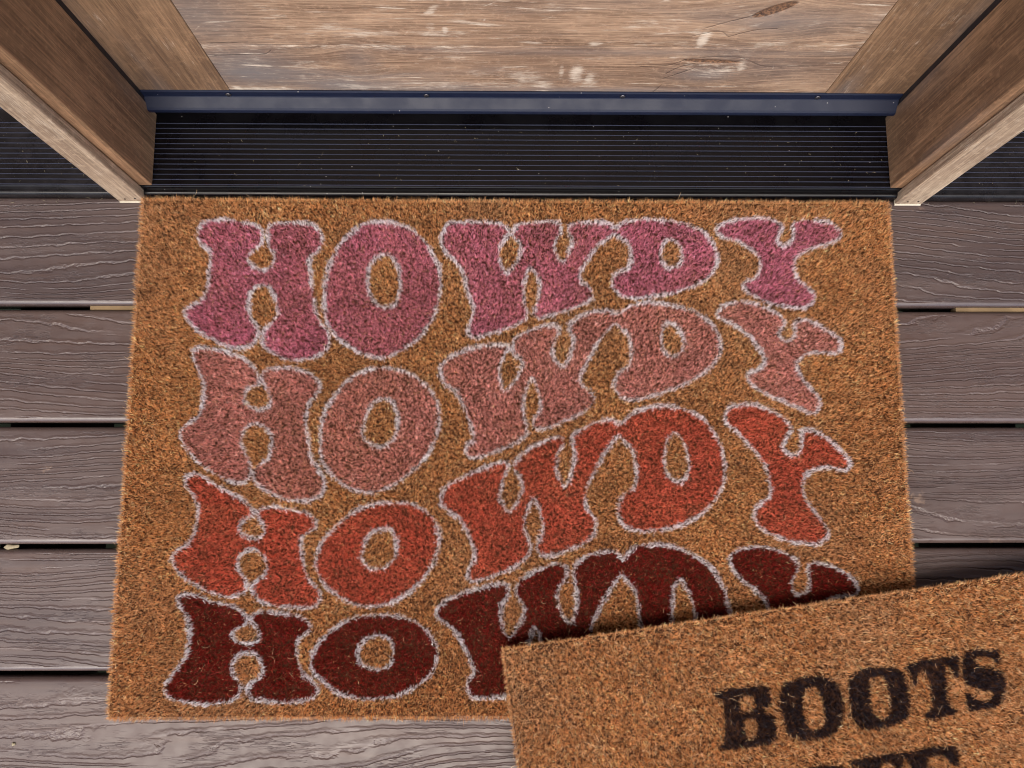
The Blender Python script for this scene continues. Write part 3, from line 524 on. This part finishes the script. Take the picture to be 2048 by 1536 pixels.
# ------------------------------------------------------------------ door frame
fr = tag(empty('door_frame', (0.02, 0.43, 0.0)), 'brown wooden door frame with jambs on both sides of the black threshold', 'door frame')
def fbox(name, x0, x1, y0, y1, z0, z1, mat, parent=fr, bev=0.0015):
    return box(name, x0-TX, x1-TX, y0-TY, y1-TY, z0, z1, mat, parent, bev)
def post(sgn, x_in, x_jo, x_to):
    a, b = sorted((x_in, x_jo+sgn*0.030)); fbox('jamb', a, b, 0.3872, 0.4800, 0.0225, 2.10, M['jamb'])
    a, b = sorted((x_jo, x_to)); tr = fbox('trim_board', a, b, 0.3735, 0.3868, 0.0035, 2.14, M['trim'], fr, 0.0022)
    fbox('end_block', a+0.0006, b-0.0006, 0.3727, 0.3860, 0.0010, 0.0034, M['bare'], fr, 0.0006)
    for k, (hx, hz) in enumerate(((0.35, 0.0135), (0.72, 0.0150))):
        bm = bmesh.new(); bmesh.ops.create_icosphere(bm, subdivisions=2, radius=0.0013)
        bmesh.ops.translate(bm, verts=bm.verts, vec=(a+(b-a)*hx-TX, 0.3737-TY, hz)); from_bm('nail', bm, M['hole'], tr, True)
    a, b = sorted((x_in+sgn*0.0015, x_in+sgn*0.06)); fbox('weatherstrip', a, b, 0.4804, 0.4885, 0.0232, 2.06, M['rubber'], fr, 0.001)
post(-1, -0.4298, -0.4440, -0.4786)
post(1, 0.4798, 0.4935, 0.5280)
fbox('head_jamb', -0.4290, 0.4790, 0.3880, 0.4790, 2.045, 2.098, M['jamb'])
for (a, b, name) in ((-1.6, -0.50, 'house_wall'), (0.55, 1.6, 'house_wall')):
    w = box(name, a, b, 0.515, 0.66, 0.024, 2.75, M['wall'])
    tag(w, 'brown wooden house wall %s of the door, standing on the black threshold' % ('left' if a < 0 else 'right'), 'wall')
w = box('house_wall', -0.499, 0.549, 0.50, 0.66, 2.11, 2.75, M['wall'])
tag(w, 'brown wooden house wall above the door', 'wall')

pc = box('unseen_ceiling', -3.2, 3.2, -0.7, 0.66, 2.76, 2.84, M['ceil'])  # unseen, added to keep overhead reflections dark and warm the bounced light
tag(pc, kind='structure')

# ------------------------------------------------------------------ coir mats
def contours(key):
    return [catmull([tuple(int(v)/1e4 for v in q.split(',')) for q in c.split()], True, 4) for c in LET[key]]
def signed(pts, cs):
    """inside parity and distance to the outlines; pts (n,2)"""
    n = len(pts); ins = np.zeros(n, bool); dist = np.full(n, 1.0)
    for c in cs:
        lo = c.min(0)-0.008; hi = c.max(0)+0.008
        sel = np.where((pts[:, 0] > lo[0]) & (pts[:, 0] < hi[0]) & (pts[:, 1] > lo[1]) & (pts[:, 1] < hi[1]))[0]
        if not len(sel): continue
        P_ = pts[sel]; par = np.zeros(len(sel), bool); dm = np.full(len(sel), 1.0)
        A = c; B = np.roll(c, -1, 0)
        for a, b in zip(A, B):
            x, y = P_[:, 0], P_[:, 1]
            if a[1] != b[1]:
                cr = ((a[1] > y) != (b[1] > y)) & (x < (b[0]-a[0])*(y-a[1])/(b[1]-a[1])+a[0])
                par ^= cr
            v = b-a; L = v@v+1e-14
            t = np.clip(((x-a[0])*v[0]+(y-a[1])*v[1])/L, 0, 1)
            dm = np.minimum(dm, (x-a[0]-t*v[0])**2+(y-a[1]-t*v[1])**2)
        ins[sel] ^= par; dist[sel] = np.minimum(dist[sel], np.sqrt(dm))
    return ins, dist
def vnoise(p, scale, rng, oct=3):
    out = np.zeros(len(p)); amp = 1; tot = 0
    for o in range(oct):
        g = rng.random((257, 257)); q = p*scale*2**o + 71.3*o
        i = np.floor(q).astype(int); f = q-i; f = f*f*(3-2*f); i %= 256
        a = g[i[:, 0], i[:, 1]]; b = g[i[:, 0]+1, i[:, 1]]; c = g[i[:, 0], i[:, 1]+1]; d = g[i[:, 0]+1, i[:, 1]+1]
        out += amp*((a*(1-f[:, 0])+b*f[:, 0])*(1-f[:, 1])+(c*(1-f[:, 0])+d*f[:, 0])*f[:, 1]); tot += amp; amp *= .5
    return out/tot
def ribbons(root, mids, widths, side):
    """root: (n,3); mids: list of (n,3) further points, the last is the tip. side: (n,3) width direction."""
    n = len(root); k = len(mids); per = 2*k+1
    V = np.empty((n, per, 3), np.float32)
    pts = [root]+mids
    for j in range(k):
        w = (side*widths[j][:, None])*0.5
        V[:, 2*j] = pts[j]-w; V[:, 2*j+1] = pts[j]+w
    V[:, 2*k] = pts[k]
    base = (np.arange(n)*per)[:, None]
    lp = []
    for j in range(k-1): lp += [2*j, 2*j+1, 2*j+3, 2*j+2]
    lp += [2*k-2, 2*k-1, 2*k]
    loops = (base+np.array(lp)[None]).ravel()
    st = [4*j for j in range(k)]
    starts = ((np.arange(n)*len(lp))[:, None]+np.array(st)[None]).ravel()
    return V.reshape(-1, 3), loops, starts, per
def join(parts):
    vo = lo = 0; V = []; L = []; ST = []; C = []
    for v, l, s_, c in parts:
        V.append(v); L.append(l+vo); ST.append(s_+lo); C.append(c); vo += len(v); lo += len(l)
    return np.vstack(V), np.concatenate(L), np.concatenate(ST), np.vstack(C)
def lin(c): return np.array(srgb(*c))

def build_mat(name, w, l, top, thick, colour, seed, lean, pitch, nper, wid, loose, loose_len, parent, edge_amp):
    """top(u,v): height of the pile at local u (across), v (down from far edge); colour(p, rng): rgb per point."""
    rng = np.random.default_rng(seed)
    # tufts on a jittered staggered grid
    nu, nv = int(w/pitch), int(l/(pitch*0.9))
    U, Vv = np.meshgrid(np.arange(nu), np.arange(nv))
    tu = (U.ravel()+0.5+0.5*(Vv.ravel() % 2))*w/(nu+0.5); tv = (Vv.ravel()+0.5)*l/nv
    tu = tu+rng.normal(0, pitch*0.20, len(tu)); tv = tv+rng.normal(0, pitch*0.20, len(tv))
    T_ = np.c_[tu, tv]
    th_h = rng.normal(0, 0.0011, len(T_)) + (vnoise(T_, 60, rng)-0.5)*0.0035
    dirx = rng.normal(0, 0.38, len(T_))+(vnoise(T_, 30, rng, 2)-0.5)*0.5
    diry = rng.normal(0, 0.38, len(T_))+(vnoise(T_, 30, rng, 2)-0.5)*0.5
    tb = np.clip(rng.normal(1, 0.20, len(T_)), 0.45, 1.55)
    N = len(T_)*nper
    ti = np.repeat(np.arange(len(T_)), nper)
    ang = rng.random(N)*2*np.pi; rr = np.sqrt(rng.random(N))*pitch*0.40
    ru = T_[ti, 0]+rr*np.cos(ang); rv = T_[ti, 1]+rr*np.sin(ang)
    eu = edge_amp*(vnoise(np.c_[rv, rv*0+3], 28, rng)-0.5); ev = edge_amp*(vnoise(np.c_[ru, ru*0+7], 28, rng)-0.5)
    # keep inside outline
    du = np.minimum(ru, w-ru); dv = np.minimum(rv, l-rv)
    ok = (du > 0.0004+eu*.6) & (dv > 0.0004+ev*.6)
    ti, ang, rr, ru, rv, du, dv = [a[ok] for a in (ti, ang, rr, ru, rv, du, dv)]
    N = len(ru)
    lx = np.cos(ang)*rr/pitch*lean*1.3+dirx[ti]*lean+rng.normal(0, lean*0.55, N)
    ly = np.sin(ang)*rr/pitch*lean*1.3+diry[ti]*lean+rng.normal(0, lean*0.55, N)
    # fibres at the rim splay outwards
    rim = 0.006
    lx += np.where(ru < rim, -(rim-ru)/rim*0.42, 0)+np.where(w-ru < rim, (rim-(w-ru))/rim*0.42, 0)
    ly += np.where(rv < rim, -(rim-rv)/rim*0.42, 0)+np.where(l-rv < rim, (rim-(l-rv))/rim*0.42, 0)
    d = np.c_[lx, -ly, np.ones(N)]; d /= np.linalg.norm(d, axis=1)[:, None]
    L = rng.normal(0.0066, 0.0010, N)
    zt = top(ru, rv)+th_h[ti]
    edgeb = np.minimum(du, dv)
    zt -= np.clip(0.004-edgeb, 0, 0.006)*0.5
    root = np.c_[ru, -rv, zt-0.0060]
    side = np.c_[rng.normal(size=(N, 2)), np.zeros(N)]
    # width direction mostly perpendicular to the lean, so the flat of the fibre faces up
    side[:, 0] = side[:, 0]*0.5-d[:, 1]*2.2; side[:, 1] = side[:, 1]*0.5+d[:, 0]*2.2
    side /= np.linalg.norm(side, axis=1)[:, None]
    bend = rng.normal(0, 0.0009, (N, 3)); bend[:, 2] *= 0.3
    mid = root+d*(L*0.55)[:, None]+bend*0.5
    tip = root+d*L[:, None]+bend*1.0; tip[:, 2] -= np.abs(bend[:, 0])*0.4
    wv = rng.uniform(0.75, 1.3, N)*wid
    c = colour(tip[:, :2]*[1, -1], rng, tb[ti], N)
    stiff = c.min(1) > 0.45                              # thick white paint: a slightly raised, clotted bead
    tip[stiff, 2] += 0.0011; mid[stiff, 2] += 0.0009; wv = np.where(stiff, wv*1.5, wv)
    V, lp, st, per = ribbons(root, [mid, tip], [wv, wv*0.9], side)
    parts = [(V, lp, st, np.repeat(c, per, axis=0))]
    # low rim: fibres bristling from the cut sides
    per_len = 2*(w+l); NR = int(per_len/0.0011)*5
    s_ = rng.random(NR)*per_len
    e = np.zeros((NR, 2)); o = np.zeros((NR, 2))
    a = s_ < w; e[a] = np.c_[s_[a], s_[a]*0]; o[a] = (0, 1)
    b = (s_ >= w) & (s_ < w+l); e[b] = np.c_[s_[b]*0+w, s_[b]-w]; o[b] = (1, 0)
    g = (s_ >= w+l) & (s_ < 2*w+l); e[g] = np.c_[s_[g]-w-l, s_[g]*0+l]; o[g] = (0, -1)
    h = s_ >= 2*w+l; e[h] = np.c_[s_[h]*0, s_[h]-2*w-l]; o[h] = (-1, 0)
    e += -o*[1, -1]*0.0015
    e += rng.normal(0, 0.0006, e.shape)
    zt = top(e[:, 0], e[:, 1]); zr = zt-0.0015-rng.random(NR)*(thick-0.003)
    root = np.c_[e[:, 0], -e[:, 1], zr]
    d = np.c_[o*rng.uniform(0.3, 0.9, (NR, 1))+rng.normal(0, 0.22, (NR, 2)), rng.uniform(0.1, 1.0, NR)]
    d /= np.linalg.norm(d, axis=1)[:, None]; L = rng.gamma(3.0, 0.0007, NR)+0.0008
    side = rng.normal(size=(NR, 3)); side -= (side*d).sum(1)[:, None]*d; side /= np.linalg.norm(side, axis=1)[:, None]
    wv = rng.uniform(0.8, 1.2, NR)*wid
    V, lp, st, per = ribbons(root, [root+d*(L*.5)[:, None], root+d*L[:, None]], [wv, wv*.9], side)
    c = colour(np.full((NR, 2), -1.0), rng, rng.normal(1, .1, NR), NR)
    parts.append((V, lp, st, np.repeat(c, per, axis=0)))
    # loose, curling fibres lying on the pile
    NL = loose
    ru = rng.random(NL)*(w+0.004)-0.002; rv = rng.random(NL)*(l+0.004)-0.002
    a0 = rng.random(NL)*2*np.pi; cur = rng.normal(0, 1.1, NL)
    LL = rng.gamma(4.0, loose_len/4.0, NL); K = 5
    pts = []; u, v = ru.copy(), rv.copy(); z0 = top(np.clip(ru, 0, w), np.clip(rv, 0, l))
    hz = rng.uniform(-0.0012, 0.0012, NL); amp = rng.uniform(0.0, 0.0016, NL)
    for k in range(K+1):
        t = k/K
        pts.append(np.c_[u, -v, z0+hz+amp*np.sin(np.pi*t)])
        aa = a0+cur*t; u = u+np.cos(aa)*LL/K; v = v+np.sin(aa)*LL/K
    pz = [p.copy() for p in pts]
    side = np.c_[-np.sin(a0+cur*.5), -np.cos(a0+cur*.5), rng.normal(0, .2, NL)]
    ws = rng.uniform(0.00020, 0.00036, NL)*(wid/0.0005)
    V, lp, st, per = ribbons(pz[0], pz[1:], [ws]*K, side)
    cm = np.c_[pz[2][:, 0], -pz[2][:, 1]]
    c = colour(cm, rng, rng.normal(1.12, .16, NL), NL, True)
    parts.append((V, lp, st, np.repeat(c, per, axis=0)))
    V, lp, st, C_ = join(parts)
    me = fast_mesh('coir_pile', V, lp, st, {'fibre': ('FLOAT_COLOR', np.c_[C_, np.ones(len(C_))])})
    link('coir_pile', me, M['coir'], parent)
    # backing slab following the same surface
    nx, ny = 60, 40
    gu = np.linspace(0.0025, w-0.0025, nx); gv = np.linspace(0.0025, l-0.0025, ny); G_, H_ = np.meshgrid(gu, gv)
    zt = top(G_.ravel(), H_.ravel())
    vs = np.vstack([np.c_[G_.ravel(), -H_.ravel(), zt-0.0050], np.c_[G_.ravel(), -H_.ravel(), zt-thick+0.0006]])
    idx = np.arange(nx*ny).reshape(ny, nx); o = nx*ny
    fs = [(idx[j, i], idx[j+1, i], idx[j+1, i+1], idx[j, i+1]) for j in range(ny-1) for i in range(nx-1)]
    fs += [(o+idx[j, i], o+idx[j, i+1], o+idx[j+1, i+1], o+idx[j+1, i]) for j in range(ny-1) for i in range(nx-1)]
    loop = list(idx[0, :])+list(idx[1:, -1])+list(idx[-1, -2::-1])+list(idx[-2:0:-1, 0])
    for i in range(len(loop)):
        a, b = loop[i], loop[(i+1) % len(loop)]; fs.append((a, b, b+o, a+o))
    me = bpy.data.meshes.new('backing'); me.from_pydata(vs.tolist(), [], [tuple(int(q) for q in f) for f in fs])
    link('backing', me, M['backing'], parent)

COIR = [lin(c) for c in COIR_RGB]
def coir_base(p, rng, tb, n, loose=False):
    k = rng.random(n)
    c = np.where((k < 0.38)[:, None], COIR[0], np.where((k < 0.68)[:, None], COIR[1], np.where((k < 0.89)[:, None], COIR[2], COIR[3])))
    lo = vnoise(p, 7, np.random.default_rng(41), 4)
    c = c*(tb*np.clip(rng.normal(1, 0.20, n), 0.3, 1.7))[:, None]
    dusty = np.clip((lo-0.50)*3.0, 0, 1)[:, None]*0.35
    c = c*(1-dusty)+np.array(lin((214, 178, 140)))*tb[:, None]*dusty*0.95
    c = c*(0.90+0.25*vnoise(p, 16, np.random.default_rng(43), 3))[:, None]
    if loose: c = COIR[4]*rng.uniform(0.6, 1.25, n)[:, None]
    return c
MX0, MY0 = -0.4462, 0.3742                          # far left corner of the large mat
MW, ML = 0.9282, 0.6150
ROT1 = -0.0015
ROWS = {k: contours(k) for k in '1234'}
def warp_world(p):                                  # local (u, v down) -> deck plane
    c, s_ = math.cos(ROT1), math.sin(ROT1)
    return np.c_[MX0+p[:, 0]*c+p[:, 1]*s_, MY0+p[:, 0]*s_-p[:, 1]*c]
def howdy_colour(p, rng, tb, n, loose=False):
    c = coir_base(p, rng, tb, n, loose)
    q = warp_world(p)+rng.normal(0, 0.00045, (n, 2))
    wn_ = vnoise(q, 55, np.random.default_rng(5), 3)
    wear = vnoise(q, 12, np.random.default_rng(8), 3)
    for key in '1234':
        ins, dist = signed(q, ROWS[key])
        base = lin(PAINT[key])
        pm = ins & (rng.random(n) < (0.8 if loose else 0.97))
        f = np.clip(rng.normal(1, 0.25, n), 0.3, 1.8)*tb*(0.86+0.28*vnoise(p, 22, np.random.default_rng(9), 3))
        pc = base*f[:, None]
        tint = rng.random(n)[:, None]*(0.08+0.30*np.clip((wear-0.45)*3, 0, 1)[:, None])*(0.15 if key == '4' else 1)
        pc = pc*(1-tint)+c*tint
        c = np.where(pm[:, None], pc, c)
        hw = 0.0019+0.0015*(wn_-0.47)*2+0.0016*(vnoise(q, 190, np.random.default_rng(6), 2)-0.48)*2+0.0004*(wear-0.5)
        band = dist < hw+rng.normal(0, 0.0004, n)
        wm = band & (rng.random(n) < (0.6 if loose else 0.96))
        wc = lin(WHITE)*rng.normal(0.95, 0.13, n)[:, None]
        wc = np.clip(wc, 0, 0.9)
        edge = (rng.random(n) < 0.09) & band & (~loose)
        c = np.where(wm[:, None], wc, c)
        c = np.where(edge[:, None], lin((60, 44, 54))*rng.normal(1, .2, n)[:, None], c)
    return np.clip(c, 0.004, 0.95)
rs = np.random.default_rng(3)
def top1(u, v):
    return 0.0165+0.0007*np.sin(u*9+1)*np.sin(v*11+2)+0.0*u
mat1 = empty('door_mat', (MX0, MY0, 0.0), ROT1)
tag(mat1, 'large brown coir doormat printed four times with HOWDY in pink, red and maroon', 'doormat')
build_mat('door_mat', MW, ML, top1, 0.0158, howdy_colour, 11, 0.36, 0.0025, 10, 0.00038, 3500, 0.006, mat1, 0.0035)

BT = contours('b')
M2X, M2Y, M2W, M2L = -0.0008, -0.1616, 0.90, 0.60
ROT2 = math.atan2(0.13572106, 0.99074709)
def top2(u, v):
    s_ = np.clip((v-0.28)/0.17, 0, 1); s_ = s_*s_*(3-2*s_)
    return 0.0345+0.004*np.exp(-(np.maximum(v, 0)/0.10)**2)-0.0163*s_+0.0008*np.sin(u*14)*np.sin(v*17+1)
def boots_colour(p, rng, tb, n, loose=False):
    c = coir_base(p, rng, tb, n, loose)
    if not loose: c = c*0.97
    q = p+rng.normal(0, 0.0007, (n, 2))
    ins, dist = signed(q, BT)
    wn_ = vnoise(q, 70, np.random.default_rng(15), 3)
    inn = np.where(ins, dist, -dist) > (wn_-0.5)*0.0035
    pm = inn & (rng.random(n) < (0.95 if loose else 0.995))
    bc = lin(BLACK)*rng.uniform(0.4, 1.7, n)[:, None]
    return np.clip(np.where(pm[:, None], bc, c), 0.004, 0.95)
mat2 = empty('door_mat', (M2X, M2Y, 0.0), ROT2)
tag(mat2, 'smaller tan coir doormat with black BOOTS lettering, overlapping the corner of the HOWDY mat', 'doormat')
build_mat('door_mat', M2W, M2L, top2, 0.0165, boots_colour, 23, 0.44, 0.0028, 12, 0.00038, 20000, 0.0052, mat2, 0.003)

# ------------------------------------------------------------------ small debris
def leaf_bm(L, Wd, th):
    bm = bmesh.new()
    bmesh.ops.create_icosphere(bm, subdivisions=3, radius=1)
    r_ = random.Random(4)
    for v in bm.verts:
        k = 1+0.18*math.sin(v.co.x*5+1)*math.cos(v.co.y*4)+0.05*r_.uniform(-1, 1)
        v.co = Vector((v.co.x*L*k, v.co.y*Wd*k*(1-0.3*v.co.x), v.co.z*th))
    return bm
o = from_bm('dry_leaf', leaf_bm(0.0085, 0.0028, 0.0018), M['leaf'], None, True)
o.location = (-0.579, -0.0494, -0.004); o.rotation_euler = (0.1, 0.1, 0.08)
tag(o, 'small pale dry leaf caught in the gap between two deck boards', 'leaf')
o = from_bm('pebble', leaf_bm(0.0022, 0.0018, 0.0014), M['leaf'], None, True)
o.location = (-0.5558, -0.270, 0.0006)
tag(o, 'tiny whitish pebble on the deck board at lower left', 'pebble')
rng = np.random.default_rng(77)
NF = 260
cx = rng.uniform(-0.66, 0.70, NF); cy = np.where(rng.random(NF) < 0.6, rng.uniform(0.386, 0.468, NF), rng.uniform(0.372, 0.379, NF))
zz = np.where(cy > 0.383, 0.0224, 0.0012)
keep = ~((cy < 0.383) & (cx > -0.44) & (cx < 0.48))
cx, cy, zz = cx[keep], cy[keep], zz[keep]; NF = len(cx)
ang = rng.random(NF)*6.283; ln = rng.gamma(1.4, 0.0014, NF)+0.0004; wd = rng.uniform(0.00015, 0.0005, NF)
dx, dy = np.cos(ang), np.sin(ang); root = np.c_[cx, cy, zz+0.0002]
V, lp, st, per = ribbons(root, [root+np.c_[dx*ln*.5, dy*ln*.5, np.full(NF, .0004)], root+np.c_[dx*ln-dy*ln*.3, dy*ln+dx*ln*.3, np.full(NF, .0001)]],
                         [wd, wd], np.c_[-dy, dx, np.zeros(NF)])
o = link('dust_flecks', fast_mesh('dust_flecks', V, lp, st), M['leaf'])
tag(o, 'pale dust flecks and fibre bits scattered on the black threshold', 'debris', kind='stuff')
